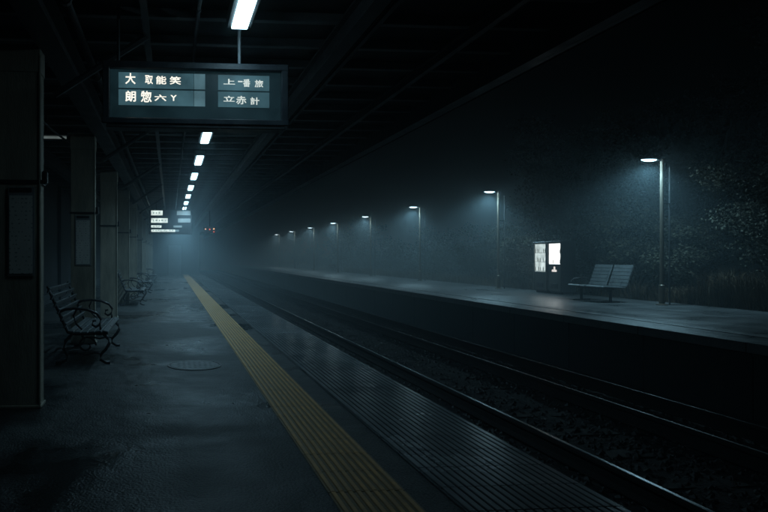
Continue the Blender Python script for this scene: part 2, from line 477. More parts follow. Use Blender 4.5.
prism_y(bm, [(CE-0.11, 3.02), (CE-0.017, 3.02), (CE-0.017, 3.045), (CE-0.11, 3.045)], 1.0, 60)
obj('fascia', bm, M['darksteel'], canopy)
bm = NB()
tube(bm, [(CE+0.10, 1.0, 3.10), (CE+0.10, 60, 3.06)], 0.055, 10); obj('gutter', bm, M['darksteel'], canopy, True)
for k in range(7):
    yy = 3.6+5.2*k
    if k == 0:
        bm = NB()
        # sloping bracket from the column head to the roof beam
        tube(bm, [(-0.98, 0, 2.62), (-0.2, 0, 3.14)], 0.03, 6); bracket = obj('diagonal_brace', bm, M['darksteel'], canopy); o = bracket
    else:
        o = link(bracket.copy(), canopy)
    o.location = (0, 5.2+3.55*k, 0)

# pipes and cables along the roof
def run(name, label, cat, pts, r, m, n=8, clips=None):
    t = thing(name, label, cat, (0, 0, 0))
    bm = NB(); tube(bm, pts, r, n); obj('pipe', bm, m, t, True)
    if clips:
        first = None
        for yy in clips:
            if first is None:
                bm = NB(); tube(bm, [(pts[0][0], -0.02, pts[0][2]), (pts[0][0], 0.02, pts[0][2])], r*1.35, n); tube(bm, [(pts[0][0], 0, pts[0][2]+r), (pts[0][0], 0, 3.22)], 0.006, 6)
                first = obj('pipe_clip', bm, M['darksteel'], t); o = first
            else: o = link(first.copy(), t)
            o.location = (0, yy, 0)
run('conduit', 'dark pipe running along the roof beside the column heads', 'pipe', [(-0.72, 1.2, 3.02), (-0.72, 40, 3.02)], 0.035, M['darksteel'], 10, [2.4+1.8*i for i in range(14)])
run('conduit', 'thin grey conduit under the roof close to the strip lights', 'pipe', [(0.22, 1.2, 3.14), (0.22, 40, 3.14)], 0.016, M['housing'], 8, [2.2+1.2*i for i in range(16)])
run('cable', 'sagging black cable strung behind the column heads', 'cable',
    [(-1.42, 1.5+0.6*i, 2.86-0.10*abs(math.sin(i*0.6*math.pi/3.55))) for i in range(40)], 0.014, M['iron'], 6)

# ------------------------------------------------------------------ columns
col_y = [5.03+3.6*k for k in range(10)]
col_lab = ['nearest thick grey-green column at left edge, timetable on its front',
           'column just behind the near bench, with narrow notice',
           'third column from the camera, right behind the notice column',
           'column between the near bench and the second bench, no notice',
           'slim distant column beside the second bench',
           'distant column just past the second bench',
           'hazy column beside the third bench',
           'hazy column between the third and last bench',
           'hazy column beside the last small bench',
           'last hazy column before the end wall']
base_parts = None
for k, yy in enumerate(col_y):
    if k == 0:
        t = thing('column', col_lab[0], 'column', (-1.235, yy+0.09, 0), 0, 'columns carrying the platform canopy')
        bm = NB()
        # H section: two flanges seen front and back, and web, boxed at the sides
        box(bm, (0, -0.075, 1.5), (0.33, 0.022, 2.98), 0.004)
        box(bm, (0, 0.075, 1.5), (0.33, 0.022, 2.98), 0.004)
        box(bm, (0.155, 0, 1.5), (0.018, 0.127, 2.98))
        box(bm, (-0.155, 0, 1.5), (0.018, 0.127, 2.98))
        obj('shaft', bm, M['column'], t)
        bm = NB(); tube(bm, [(0.168, -0.09, 0.02), (0.168, -0.09, 2.9)], 0.010, 6); obj('corner_bead', bm, M['column'], t)
        bm = NB(); box(bm, (0, 0, 0.012), (0.36, 0.20, 0.024), 0.004); obj('base_plate', bm, M['column'], t)
        bm = NB(); box(bm, (0.0, 0, 2.86), (0.345, 0.19, 0.20), 0.006); obj('capital', bm, M['column'], t)
        bm = NB()
        box(bm, (0, -0.0925, 1.86), (0.338, 0.008, 0.03)); box(bm, (0.1765, 0, 1.86), (0.008, 0.193, 0.03)); box(bm, (0, 0.0925, 1.86), (0.338, 0.008, 0.03)); box(bm, (-0.1765, 0, 1.86), (0.008, 0.193, 0.03))
        obj('strap', bm, M['iron'], t)
        bm = NB(); box(bm, (0.20, -0.04, 1.90), (0.045, 0.07, 0.11), 0.012); obj('clamp', bm, M['iron'], t)
        base = t
    else:
        t = copy_tree(base)
        t.location = (-1.235, yy+0.09, 0)
        tag(t, col_lab[k])
    t.rotation_euler = (0, 0, 0)

def notice(label, x, y, z, w, h):
    t = thing('notice_board', label, 'notice', (x, y, z))
    bm = NB(); box(bm, (0, 0.004, 0), (w+0.03, 0.012, h+0.09), 0.003); obj('backing', bm, M['door'], t)
    bm = NB(); box(bm, (0, -0.005, -0.025), (w, 0.004, h)); obj('sheet', bm, M['paper'], t)
    bm = NB(); box(bm, (0, -0.0055, h/2+0.022), (w*0.92, 0.005, 0.032)); obj('header', bm, M['ink'], t)
notice('tall pale timetable sheet fixed to the nearest column', -1.215, 5.02, 1.45, 0.185, 0.64)
notice('narrow pale timetable sheet on the column behind the near bench', -1.23, 8.62, 1.47, 0.19, 0.62)

# dark wall of the station building behind the columns
sw = thing('station_wall', 'very dark station wall behind the row of columns', 'wall', (-3.2, 0, 0))
bm = NB(); bbox(bm, -0.2, 0.0, -2, 60, 0, 3.29); obj('wall', bm, M['stationwall'], sw)
first = None
for k in range(9):
    if first is None:
        bm = NB(); box(bm, (0.05, 0, 1.6), (0.096, 0.3, 3.2), 0.01); first = obj('pilaster', bm, M['stationwall'], sw); o = first
    else: o = link(first.copy(), sw)
    o.location = (0, 3.2+3.6*k, 0)
bm = NB(); bbox(bm, 0.002, 0.03, -2, 60, 0, 0.25); obj('skirting', bm, M['darksteel'], sw)
# end wall with a pale door far down the platform
ew = thing('end_wall', 'hazy wall closing the far end of the platform, with pale door', 'wall', (0, 41, 0))
bm = NB(); bbox(bm, -3.18, 2.0, 0, 0.25, 0, 3.28); obj('wall', bm, M['endwall'], ew)
d = NB(); box(d, (0.33, -0.03, 0.98), (0.86, 0.05, 1.96), 0.006); dr = obj('door', d, M['door'], ew)
d = NB(); box(d, (0.62, -0.075, 1.0), (0.12, 0.03, 0.03), 0.006); obj('handle', d, M['iron'], dr)
d = NB(); box(d, (0.33, -0.012, 2.0), (1.02, 0.022, 0.07)); box(d, (-0.15, -0.012, 0.98), (0.07, 0.022, 1.96)); box(d, (0.81, -0.012, 0.98), (0.07, 0.022, 1.96)); obj('door_frame', d, M['darksteel'], ew)

# ------------------------------------------------------------------ strip lights
LC = (0.38, 0.75, 1.0)
def area(name, parent, loc, sx, sy, power, col, spread=160):
    l = bpy.data.lights.new(name, 'AREA'); l.shape = 'RECTANGLE'; l.size = sx; l.size_y = sy
    l.energy = power; l.color = col; l.spread = R(spread)
    o = link(bpy.data.objects.new(name, l), parent); o.location = loc
    return o
strip_lab = ['largest strip light, cut by the top edge above the departure board',
             'strip light hidden right behind the departure board',
             'first strip light below the departure board',
             'second strip light below the departure board',
             'third strip light below the departure board',
             'fourth strip light down from the departure board',
             'small strip light, third before the lit far boards',
             'small strip light, last one before the far boards',
             'tiny strip light just over the far boards']
POWER = [1.4, 5.0, 11, 14.5, 17, 19, 21, 24, 27, 30, 32, 34, 36]
strip_lab += ['added unseen strip light behind the far lit board', 'added unseen strip light just past the far lit board', 'added unseen strip light nearer the end wall, behind the board', 'last added unseen strip light in front of the end wall']
for k in range(13):  # the last four are unseen, added to brighten the far end and its mist
    yy = 4.2 if k == 0 else (6.75+2.28*(k-1) if k < 9 else 25.6+3.6*(k-9))
    if k == 0:
        t = thing('strip_light', strip_lab[0], 'ceiling light', (0.545, yy, 3.05), 0, 'strip lights in a row under the canopy')
        bm = NB()
        box(bm, (0, 0, 0.055), (0.20, 1.08, 0.09), 0.008)
        obj('housing', bm, M['housing'], t)
        bm = NB(); box(bm, (0, 0, -0.002), (0.125, 1.0, 0.022), 0.004); obj('diffuser', bm, M['tubeglow'], t)
        bm = NB(); tube(bm, [(0, -0.4, 0.10), (0, -0.4, 0.25)], 0.012, 6); tube(bm, [(0, 0.4, 0.10), (0, 0.4, 0.25)], 0.012, 6); obj('hanger', bm, M['housing'], t)
        area('strip_lamp', t, (0, 0, -0.025), 0.12, 0.98, POWER[0], LC, 142)
        st0 = t
    else:
        t = copy_tree(st0); t.location = (0.545, yy, 3.05); tag(t, strip_lab[k])
        for ch in t.children:
            if ch.type == 'LIGHT':
                ch.data = ch.data.copy(); ch.data.energy = POWER[k]
# dim tube behind the columns
t = thing('fluorescent_batten', 'dim greenish tube glowing between the first two columns', 'ceiling light', (-1.72, 8.5, 2.90))
bm = NB(); box(bm, (0, 0, 0.05), (0.6, 0.1, 0.05), 0.006); box(bm, (0, 0, 0.2), (0.03, 0.03, 0.25)); obj('housing', bm, M['housing'], t)
bm = NB(); tube(bm, [(-0.28, 0, 0), (0.28, 0, 0)], 0.018, 10); obj('tube', bm, M['tubedim'], t, True)

# ------------------------------------------------------------------ departure board
PX = 4.75/600.0
board = thing('departure_board', 'large hanging departure board with lit rows of white characters', 'sign', (0.21, 4.75, 2.54))
def lx(px): return (px-170)*PX*1.0-0.21
def lz(py): return (256-py)*PX+1.25-2.54
W2, H2, D = 0.74, 0.235, 0.20
bm = NB()
fw = 0.055
box(bm, (0, 0.10, H2-fw/2+0.01), (2*W2, D, fw), 0.008)               # top rail
box(bm, (0, 0.10, -H2+0.012), (2*W2+0.01, D, 0.05), 0.008)           # bottom rail
box(bm, (-W2+0.03, 0.10, 0), (0.055, D-0.004, 2*H2-0.05), 0.006)
box(bm, (W2-0.03, 0.10, 0), (0.055, D-0.004, 2*H2-0.05), 0.006)
box(bm, (0, 0.16, 0), (2*W2-0.10, 0.06, 2*H2-0.06))
obj('casing', bm, M['casing'], board)
bm = NB(); box(bm, (0, 0.09, -H2-0.028), (2*W2-0.06, 0.16, 0.026), 0.006); obj('bottom_lip', bm, M['darksteel'], board)
bm = NB(); box(bm, (0, 0.055, 0), (2*W2-0.115, 0.01, 2*H2-0.085)); face = obj('glass_face', bm, M['signface'], board)
def panel(x0, x1, y0, y1, m, yy=0.046):
    bm = NB(); box(bm, ((lx(x0)+lx(x1))/2, yy, (lz(y0)+lz(y1))/2), (lx(x1)-lx(x0), 0.006, lz(y0)-lz(y1)), 0.0015)
    return obj('lit_panel', bm, m, board)
panel(118.7, 193.8, 72, 87.6, M['signlit']); panel(194.2, 205.4, 72, 87.6, M['signlit2'])
panel(118.7, 193.8, 89.2, 104.8, M['signlit']); panel(194.2, 205.4, 89.2, 104.8, M['signlit2'])
panel(218.5, 271, 72.5, 87.9, M['signlit']); panel(218.5, 271, 89.4, 105, M['signlit'])
def glyph_mesh(ch, off=0.012):
    cu = bpy.data.curves.new('glyph', 'FONT'); cu.body = ch; cu.size = 1.0; cu.offset = off; cu.resolution_u = 2
    o = link(bpy.data.objects.new('glyph', cu))
    dg = bpy.context.evaluated_depsgraph_get(); dg.update()
    me = bpy.data.meshes.new_from_object(o.evaluated_get(dg))
    bpy.data.objects.remove(o); bpy.data.curves.remove(cu)
    return me
def text_row(name, items, m):
    for ch, x0, x1, y0, y1 in items:
        bm = NB()
        me = glyph_mesh(ch, 0.020)
        vs = [v.co.copy() for v in me.vertices]
        ax0 = min(v.x for v in vs); ax1 = max(v.x for v in vs); ay0 = min(v.y for v in vs); ay1 = max(v.y for v in vs)
        X0, X1, Z1, Z0 = lx(x0), lx(x1), lz(y0), lz(y1)
        nv = [bm.verts.new((X0+(v.x-ax0)/(ax1-ax0)*(X1-X0), 0.0415, Z0+(v.y-ay0)/max(1e-6, ay1-ay0)*(Z1-Z0))) for v in vs]
        for p in me.polygons:
            try: bm.faces.new([nv[i] for i in p.vertices])
            except ValueError: pass
        bpy.data.meshes.remove(me)
        obj(name, bm, m, board)
text_row('lit_character', [('大', 125.4, 135.7, 72.8, 84), ('取', 145, 153, 74.6, 83.6), ('能', 156, 166.4, 75, 83.4), ('笑', 169.6, 181, 75.2, 83.4)], M['signtext'])
text_row('lit_character', [('朗', 125.4, 136, 90.6, 101.6), ('惣', 140.8, 151.8, 90.4, 101.8), ('六', 154.3, 166.5, 93.8, 100.2), ('Y', 170.4, 176.8, 94, 99.8)], M['signtext'])
text_row('lit_character', [('上', 224, 235.8, 76.4, 82), ('一', 238.8, 243.4, 78.2, 79.5), ('番', 243.8, 251.4, 76.2, 84.2), ('旅', 255.8, 264.6, 76.8, 84.4)], M['signtextdim'])
text_row('lit_character', [('立', 224, 235.4, 93.6, 99.4), ('赤', 236.8, 247.4, 93.4, 102), ('計', 251.4, 260.6, 94.4, 102.2)], M['signtextdim'])
bm = NB()
tube(bm, [(lx(241), 0.11, H2-0.02), (lx(241), 0.11, 0.72)], 0.013, 10)
tube(bm, [(lx(241), 0.11, H2+0.004), (lx(241), 0.11, H2+0.03)], 0.03, 12)
obj('hanging_rod', bm, M['rod'], board)
bm = NB()
tube(bm, [(lx(118), 0.11, H2-0.02), (lx(118), 0.11, 0.72)], 0.013, 10); obj('hanging_rod', bm, M['darksteel'], board)
# loudspeaker box above the board
t = thing('speaker_box', 'small grey box hanging just above the departure board at its left end', 'speaker', (-0.56, 6.6, 3.02))
bm = NB(); box(bm, (0, 0, 0), (0.26, 0.2, 0.15), 0.015); obj('cabinet', bm, M['casing'], t)
bm = NB(); box(bm, (0, -0.104, 0), (0.2, 0.006, 0.1)); obj('grille', bm, M['darksteel'], t)
bm = NB(); tube(bm, [(0, 0, 0.07), (0, 0, 0.2)], 0.012, 6); obj('hanger', bm, M['darksteel'], t)

# ------------------------------------------------------------------ far lit boards
fb = thing('far_board', 'distant hanging board with three glowing rows, in the mist', 'sign', (0.02, 21.2, 2.45))
bm = NB(); box(bm, (0, 0.06, 0), (1.52, 0.1, 0.86), 0.01); obj('casing', bm, M['darksteel'], fb)
bm = NB(); tube(bm, [(-0.5, 0.06, 0.42), (-0.5, 0.06, 0.82)], 0.015, 6); tube(bm, [(0.5, 0.06, 0.42), (0.5, 0.06, 0.82)], 0.015, 6); obj('hanging_rod', bm, M['darksteel'], fb)
for z0, z1, x1, xr in ((0.40, 0.23, -0.28, (0.22, 0.70)), (0.13, -0.03, -0.10, (0.26, 0.70)), (-0.12, -0.20, -0.32, (0.1, 0.4)), (-0.27, -0.35, 0.16, (0.16, 0.3))):
    bm = NB(); box(bm, ((-0.68+x1)/2, -0.001, (z0+z1)/2), (x1+0.68, 0.012, z0-z1), 0.002); o = obj('lit_row', bm, M['farlit'], fb)
    bm = NB()
    x = -0.62
    while x < x1-0.05:
        w = random.uniform(0.03, 0.07); box(bm, (x+w/2, -0.0085, (z0+z1)/2+random.uniform(-.01, .01)), (w, 0.002, (z0-z1)*0.35)); x += w+random.uniform(.025, .06)
    obj('row_marks', bm, M['farmark'], o)
    bm = NB(); box(bm, ((xr[0]+xr[1])/2, -0.001, (z0+z1)/2), (xr[1]-xr[0], 0.012, (z0-z1)*0.9), 0.002); obj('dim_row', bm, M['farlitdim'], fb)
# small signal with orange lamps
sg = thing('signal_box', 'small dark hanging signal with orange and red lamps in the mist', 'signal', (1.62, 24.5, 2.31))
bm = NB(); box(bm, (0, 0.06, 0), (0.50, 0.12, 0.26), 0.012); obj('cabinet', bm, M['iron'], sg)
bm = NB(); tube(bm, [(0, 0.06, 0.16), (0, 0.06, 0.95)], 0.02, 8); obj('hanger', bm, M['darksteel'], sg)
for x, z, r, m in ((-0.17, 0.04, 0.024, 'amber'), (0.17, 0.05, 0.030, 'amber'), (0.0, 0.03, 0.034, 'red'), (0.17, -0.07, 0.028, 'red')):
    bm = NB()
    lathe(bm, [(r, 0), (r*0.9, 0.012), (r*0.4, 0.02)], 14)
    bmesh.ops.rotate(bm, cent=(0, 0, 0), matrix=Matrix.Rotation(R(90), 3, 'X'), verts=bm.verts[:])
    bmesh.ops.translate(bm, vec=(x, 0.0, z), verts=bm.verts[:])
    obj('lamp', bm, M[m], sg)

# ------------------------------------------------------------------ benches on the near platform (seat back edge at x = 0, faces +x)
def bench(label):
    t = thing('bench', label, 'bench', (0, 0, 0), 0, 'slatted benches with iron ends along the columns')
    Ln = 1.5
    def slats(pts, w):
        bm = NB()
        for (x, z, a) in pts:
            box(bm, (x, Ln/2, z), (w, Ln, 0.022), 0.005, Matrix.Rotation(R(a), 3, 'Y'))
        return bm
    obj('seat', slats([(0.04, 0.385, 6), (0.118, 0.375, 4), (0.196, 0.372, 0), (0.274, 0.376, -4), (0.352, 0.383, -4), (0.43, 0.383, 14)], 0.066), M['slat'], t)
    back = []
    for i in range(6):
        f = i/5
        back.append((-0.025-0.185*f, 0.455+0.405*f, -66 - 4*f))
    obj('backrest', slats(back, 0.062), M['slat'], t)
    for yy in (0.07, Ln-0.07):
        bm = NB()
        # under-seat rail and back post
        tube(bm, [(-0.235, yy, 0.90), (-0.19, yy, 0.80), (-0.06, yy, 0.50), (0.0, yy, 0.372), (0.08, yy, 0.352), (0.22, yy, 0.35), (0.36, yy, 0.358), (0.455, yy, 0.358)], [0.014, 0.017, 0.018, 0.02, 0.02, 0.018, 0.018, 0.016], 8)
        # curved cast legs
        tube(bm, [(0.40, yy, 0.352), (0.455, yy, 0.30), (0.47, yy, 0.24), (0.43, yy, 0.17), (0.37, yy, 0.11), (0.37, yy, 0.05), (0.43, yy, 0.018), (0.48, yy, 0.016)], [0.02, 0.02, 0.02, 0.019, 0.018, 0.018, 0.018, 0.022], 8)
        tube(bm, [(0.05, yy, 0.352), (-0.03, yy, 0.27), (-0.05, yy, 0.18), (0.0, yy, 0.10), (-0.02, yy, 0.05), (-0.09, yy, 0.018), (-0.14, yy, 0.016)], [0.02, 0.02, 0.02, 0.019, 0.018, 0.018, 0.022], 8)
        # scroll between the legs
        sc = [(0.21+0.11*math.cos(a)*(1-0.05*k), yy, 0.22+0.11*math.sin(a)*(1-0.05*k)) for k, a in enumerate([i*0.5 for i in range(15)])]
        tube(bm, sc, 0.012, 6)
        tube(bm, [(-0.03, yy, 0.12), (0.1, yy, 0.135), (0.2, yy, 0.11), (0.3, yy, 0.135), (0.38, yy, 0.12)], 0.012, 6)
        obj('end_frame', bm, M['iron'], t, True)
        bm = NB()
        tube(bm, [(-0.10, yy, 0.605), (-0.03, yy, 0.635), (0.08, yy, 0.645), (0.22, yy, 0.63), (0.33, yy, 0.585), (0.375, yy, 0.52), (0.36, yy, 0.455), (0.315, yy, 0.43), (0.275, yy, 0.455), (0.285, yy, 0.50), (0.32, yy, 0.505)], [0.016]*8+[0.013]*3, 8)
        tube(bm, [(0.36, yy, 0.455), (0.37, yy, 0.41), (0.36, yy, 0.36)], 0.014, 8)
        tube(bm, [(0.10, yy, 0.64), (0.06, yy, 0.56), (0.09, yy, 0.47), (0.16, yy, 0.40)], 0.012, 6)
        obj('armrest', bm, M['iron'], t, True)
    return t
b0 = bench('nearest slatted bench between the first two columns, scrolled iron arms')
spots = [(-1.17, 6.95, None), (-1.12, 15.2, 'second slatted bench, dark, halfway down the row of columns'),
         (-1.10, 20.2, 'third small bench in the haze past the second bench'), (-1.10, 27.5, 'farthest tiny bench by the columns near the end wall')]
for i, (x, y, lab) in enumerate(spots):
    o = b0 if i == 0 else copy_tree(b0)
    o.location = (x, y, 0)
    if lab: tag(o, lab)

# manhole covers
def manhole(label, x, y, r):
    t = thing('manhole_cover', label, 'manhole cover', (x, y, 0))
    bm = NB(); lathe(bm, [(r, 0.0005), (r, 0.008), (r-0.025, 0.010), (r-0.026, 0.004)], 40); obj('frame_ring', bm, M['cover'], t)
    bm = NB(); lathe(bm, [(r-0.03, 0.001), (r-0.03, 0.009), (r-0.035, 0.0105)], 40)
    for i in range(-4, 5):
        for j in range(-4, 5):
            if (i*i+j*j)*0.0036 < (r-0.07)**2: box(bm, (i*0.06, j*0.06, 0.0105), (0.03, 0.03, 0.003), 0.0006)
    obj('cover', bm, M['cover'], t)
manhole('round iron cover set in the wet asphalt beside the yellow strip', 0.28, 6.85, 0.31)
# ------------------------------------------------------------------ lamps on the opposite platform
lamp_lab = ['nearest, tallest-looking lamp post, right of the opposite bench',
            'lamp post just left of the vending machines',
            'lamp post second to the left of the vending machines',
            'lamp post third to the left of the vending machines, hazy',
            'hazy lamp post, fifth from the right along the far platform',
            'hazy lamp post, third from the far left end of the row',
            'faint lamp post, next to the last of the row',
            'faintest lamp post, at the far left end of the row']
lamp_y = [14.36, 22.0, 29.2, 36.6, 44.0, 51.4, 59.5, 68.0]
P_LAMP = 310.0
for k, yy in enumerate(lamp_y):
    if k == 0:
        t = thing('lamp_post', lamp_lab[0], 'lamp post', (12.5, yy, 0), 0, 'lamp posts along the opposite platform')
        bm = NB(); tube(bm, [(0, 0, 0), (0, 0, 0.5), (0, 0, 0.52), (0, 0, 3.72)], [0.066, 0.066, 0.048, 0.040], 14); lathe(bm, [(0.13, 0), (0.13, 0.02), (0.08, 0.03)], 16); obj('pole', bm, M['pole'], t, False)
        bm = NB(); tube(bm, [(0.05, 0, 3.68), (-0.12, 0, 3.70), (-0.22, 0, 3.71)], 0.025, 8); obj('arm', bm, M['housing'], t, True)
        bm = NB()
        vs = bmesh.ops.create_uvsphere(bm, u_segments=18, v_segments=8, radius=1)['verts']
        bmesh.ops.scale(bm, vec=(0.23, 0.10, 0.055), verts=vs)
        for v in vs:
            if v.co.z < 0: v.co.z = 0.0
        bmesh.ops.translate(bm, vec=(-0.34, 0, 3.705), verts=vs)
        hd = obj('lamp_head', bm, M['housing'], t, True)
        bm = NB()
        vs = bmesh.ops.create_uvsphere(bm, u_segments=18, v_segments=8, radius=1)['verts']
        bmesh.ops.scale(bm, vec=(0.20, 0.085, 0.045), verts=vs)
        for v in vs:
            if v.co.z > 0: v.co.z = 0.0
        bmesh.ops.translate(bm, vec=(-0.35, 0, 3.70), verts=vs)
        obj('lens', bm, M['lens'], hd, True)
        bm = NB(); tube(bm, [(0.30, 0.1, 0.0), (0.30, 0.1, 3.55)], 0.02, 8); box(bm, (0.15, 0.05, 2.6), (0.3, 0.02, 0.03), 0, Matrix.Rotation(R(18), 3, 'Z')); obj('cable_duct', bm, M['darksteel'], t)
        l = bpy.data.lights.new('street_lamp_light', 'SPOT'); l.energy = P_LAMP; l.color = (0.38, 0.77, 1.0); l.spot_size = R(150); l.spot_blend = 0.7; l.shadow_soft_size = 0.12
        lo = link(bpy.data.objects.new('street_lamp_light', l), t); lo.location = (-0.35, 0, 3.63); lo.rotation_euler = (0, R(8), 0)
        lp0 = t
    else:
        t = copy_tree(lp0); t.location = (12.5, yy, 0); tag(t, lamp_lab[k])

# ------------------------------------------------------------------ vending machines (front faces -x)
def vending(label, y0, bright):
    t = thing('vending_machine', label, 'vending machine', (12.6, y0, 0), 0)
    w, h, d = 0.75, 1.74, 0.5
    bm = NB()
    bbox(bm, 0.06, d, 0, w, 0.06, h, 0.012); bbox(bm, 0.1, d-0.04, 0.04, w-0.04, 0, 0.059)
    obj('cabinet', bm, M['vendbody'], t)
    bm = NB()
    bbox(bm, 0.0, 0.058, 0.003, 0.06, 0.08, h-0.01, 0.006); bbox(bm, 0, 0.058, w-0.06, w-0.003, 0.08, h-0.01, 0.006)
    bbox(bm, 0, 0.057, 0.061, w-0.061, h-0.08, h-0.012, 0.006); zz = 0.98 if bright else 0.72
    bbox(bm, 0, 0.057, 0.061, w-0.061, zz-0.05, zz, 0.006)
    obj('door_frame', bm, M['vendframe'] if not bright else M['vendbody'], t)
    bm = NB(); bbox(bm, 0.045, 0.056, 0.062, w-0.062, zz+0.002, h-0.083); win = obj('display', bm, M['vendbright'] if bright else M['vendsoft'], t)
    bm = NB()
    nz = 2 if bright else 3
    for i in range(nz):
        z = zz+0.03+i*(h-0.1-zz)/nz
        bbox(bm, 0.020, 0.044, 0.064, w-0.064, z-0.012, z)
    obj('shelf', bm, M['vendframe'], win)
    first = None
    for i in range(nz):
        z = zz+0.032+i*(h-0.1-zz)/nz
        for j in range(7):
            if bright and random.random() < .6: continue
            if random.random() < .15: continue
            if first is None:
                bm = NB(); lathe(bm, [(0.010, 0), (0.011, 0.07), (0.0105, 0.10), (0.004, 0.13), (0.004, 0.15)], 10); first = obj('bottle', bm, M['bottle'], win, True); o = first
            else: o = link(first.copy(), win)
            o.location = (0.031, 0.11+j*0.088, z)
    bm = NB(); bbox(bm, 0.02, 0.056, 0.062, w-0.062, 0.10, zz-0.053, 0.004); low = obj('lower_panel', bm, M['vendpanel'], t)
    bm = NB(); bbox(bm, 0.008, 0.019, 0.2, w-0.2, 0.18, 0.34, 0.003); obj('delivery_flap', bm, M['vendbody'], low)
    if bright:
        bm = NB(); bbox(bm, 0.010, 0.019, 0.26, 0.50, 0.73, 0.80, 0.003); bbox(bm, 0.010, 0.019, 0.33, 0.41, 0.801, 0.90, 0.003); obj('lit_coin_panel', bm, M['vendsoft2'], low)
    area('display_glow', t, (-0.02, w/2, (zz+h)/2), (h-zz)*0.8, w*0.7, 2.5 if bright else 0.8, (0.85, 0.97, 1.0), 170).rotation_euler = (0, R(90), 0)
    return t
M['vendsoft2'] = emit('lit_coin_panel', (1.0, 0.95, 0.88), 0.9, (0.6, 0.6, 0.6))
vending('brighter vending machine with glaring white window, right one of the pair', 18.45, True)
vending('dimmer vending machine with soft bottle shelves, left one of the pair', 19.22, False)

# ------------------------------------------------------------------ bench on the opposite platform (faces -x)
t = thing('bench', 'grey two-seat bench with panel backs on the opposite platform', 'bench', (12.05, 15.02, 0))
for i in range(2):
    y0 = 0.02+0.76*i; y1 = y0+0.655
    bm = NB()
    prof = [(-0.62, 0.425), (-0.58, 0.452), (-0.2, 0.43), (0.02, 0.425), (0.02, 0.40), (-0.2, 0.405), (-0.58, 0.425), (-0.615, 0.405)]
    prism_y(bm, prof, y0, y1); obj('seat', bm, M['sheetseat'], t)
    bm = NB()
    for j in range(6):
        f0 = j/6; f1 = (j+0.88)/6
        xa, za = 0.03+0.20*f0, 0.44+0.58*f0; xb, zb = 0.03+0.20*f1, 0.44+0.58*f1
        prism_y(bm, [(xa, za), (xb, zb), (xb+0.03, zb-0.008), (xa+0.03, za-0.008)], y0, y1)
    prism_y(bm, [(0.066, 0.44), (0.264, 1.01), (0.28, 1.0), (0.082, 0.43)], y0+0.05, y0+0.1); prism_y(bm, [(0.066, 0.44), (0.264, 1.01), (0.28, 1.0), (0.082, 0.43)], y1-0.1, y1-0.05)
    obj('backrest', bm, M['sheetseat'], t)
bm = NB(); bbox(bm, -0.33, -0.27, 0.05, 1.43, 0.34, 0.398, 0.006); obj('beam', bm, M['iron'], t)
for yy in (0.16, 1.30):
    bm = NB(); box(bm, (-0.30, yy, 0.17), (0.06, 0.05, 0.335), 0.006); box(bm, (-0.30, yy, 0.012), (0.5, 0.06, 0.022), 0.004); obj('leg', bm, M['iron'], t)
for yy in (1.46,):
    bm = NB(); tube(bm, [(0.06, yy, 0.62), (-0.2, yy, 0.63), (-0.42, yy, 0.60), (-0.5, yy, 0.52), (-0.48, yy, 0.42)], 0.014, 8); obj('armrest', bm, M['iron'], t, True)

# ------------------------------------------------------------------ vegetation behind the opposite platform
def leaf(bm, p, s, nrm=None):
    d = Vector((random.uniform(-1, 1), random.uniform(-1, 1), random.uniform(-.5, .6))).normalized()
    u = d.cross(Vector((random.uniform(-1, 1), random.uniform(-1, 1), random.uniform(-1, 1)))).normalized()
    w = s*random.uniform(.28, .45)
    a = bm.verts.new(p); b = bm.verts.new(p+d*s*0.5+u*w); c = bm.verts.new(p+d*s); e = bm.verts.new(p+d*s*0.5-u*w)
    bm.faces.new((a, b, c, e))
def grow(h, spread, nbr, nleaf, ls, trunk_r=0.05, lean=0.0):
    """woody stems and leaf clumps of a shrub/tree: returns (stem bm, leaf bm)"""
    st, lf = NB(), NB()
    tips = []
    for i in range(nbr):
        a = random.random()*6.28; rr = spread*random.uniform(.25, 1.0); hh = h*random.uniform(.45, 1.0)
        p0 = Vector((random.uniform(-.15, .15), random.uniform(-.15, .15), -0.1))
        p1 = p0+Vector((math.cos(a)*rr*.35+lean*.3, math.sin(a)*rr*.35, hh*.45))
        p2 = p0+Vector((math.cos(a)*rr*.8+lean*.7, math.sin(a)*rr*.8, hh*.85))
        p3 = p0+Vector((math.cos(a)*rr+lean, math.sin(a)*rr, hh))
        tube(st, [p0, p1, p2, p3], [trunk_r, trunk_r*.7, trunk_r*.35, trunk_r*.12], 6)
        for _ in range(9):
            f = random.uniform(.3, 1.05)
            q = p1.lerp(p2, min(1, f)) if f < .6 else p2.lerp(p3, f)
            tips.append(q+Vector((random.gauss(0, .22), random.gauss(0, .22), random.gauss(0, .16)))*spread*.5)
    for _ in range(nleaf):
        c = random.choice(tips)
        p = c+Vector((random.gauss(0, 1), random.gauss(0, 1), random.gauss(0, .75)))*(0.085*spread+.035)
        if p.z > 0.02: leaf(lf, p, ls*random.uniform(.6, 1.3))
    return st, lf
def shrub(name, label, cat, loc, h, spread, nbr, nleaf, ls, m, tr=0.03, lean=0.0, group=None):
    t = thing(name, label, cat, loc, 0, group)
    st, lf = grow(h, spread, nbr, nleaf, ls, tr, lean)
    obj('stem' if name != 'tree' else 'trunk', st, M['bark'], t)
    obj('foliage' if name != 'tree' else 'crown', lf, m, t)
    return t
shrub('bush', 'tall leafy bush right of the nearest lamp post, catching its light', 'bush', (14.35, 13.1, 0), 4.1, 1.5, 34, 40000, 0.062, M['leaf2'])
shrub('bush', 'dark leafy bush at the right edge of the picture', 'bush', (14.5, 11.4, 0), 3.4, 1.5, 26, 28000, 0.062, M['leaf'])
shrub('bush', 'low bush right behind the nearest lamp post', 'bush', (14.3, 15.6, 0), 2.3, 1.0, 18, 12000, 0.07, M['leaf'])
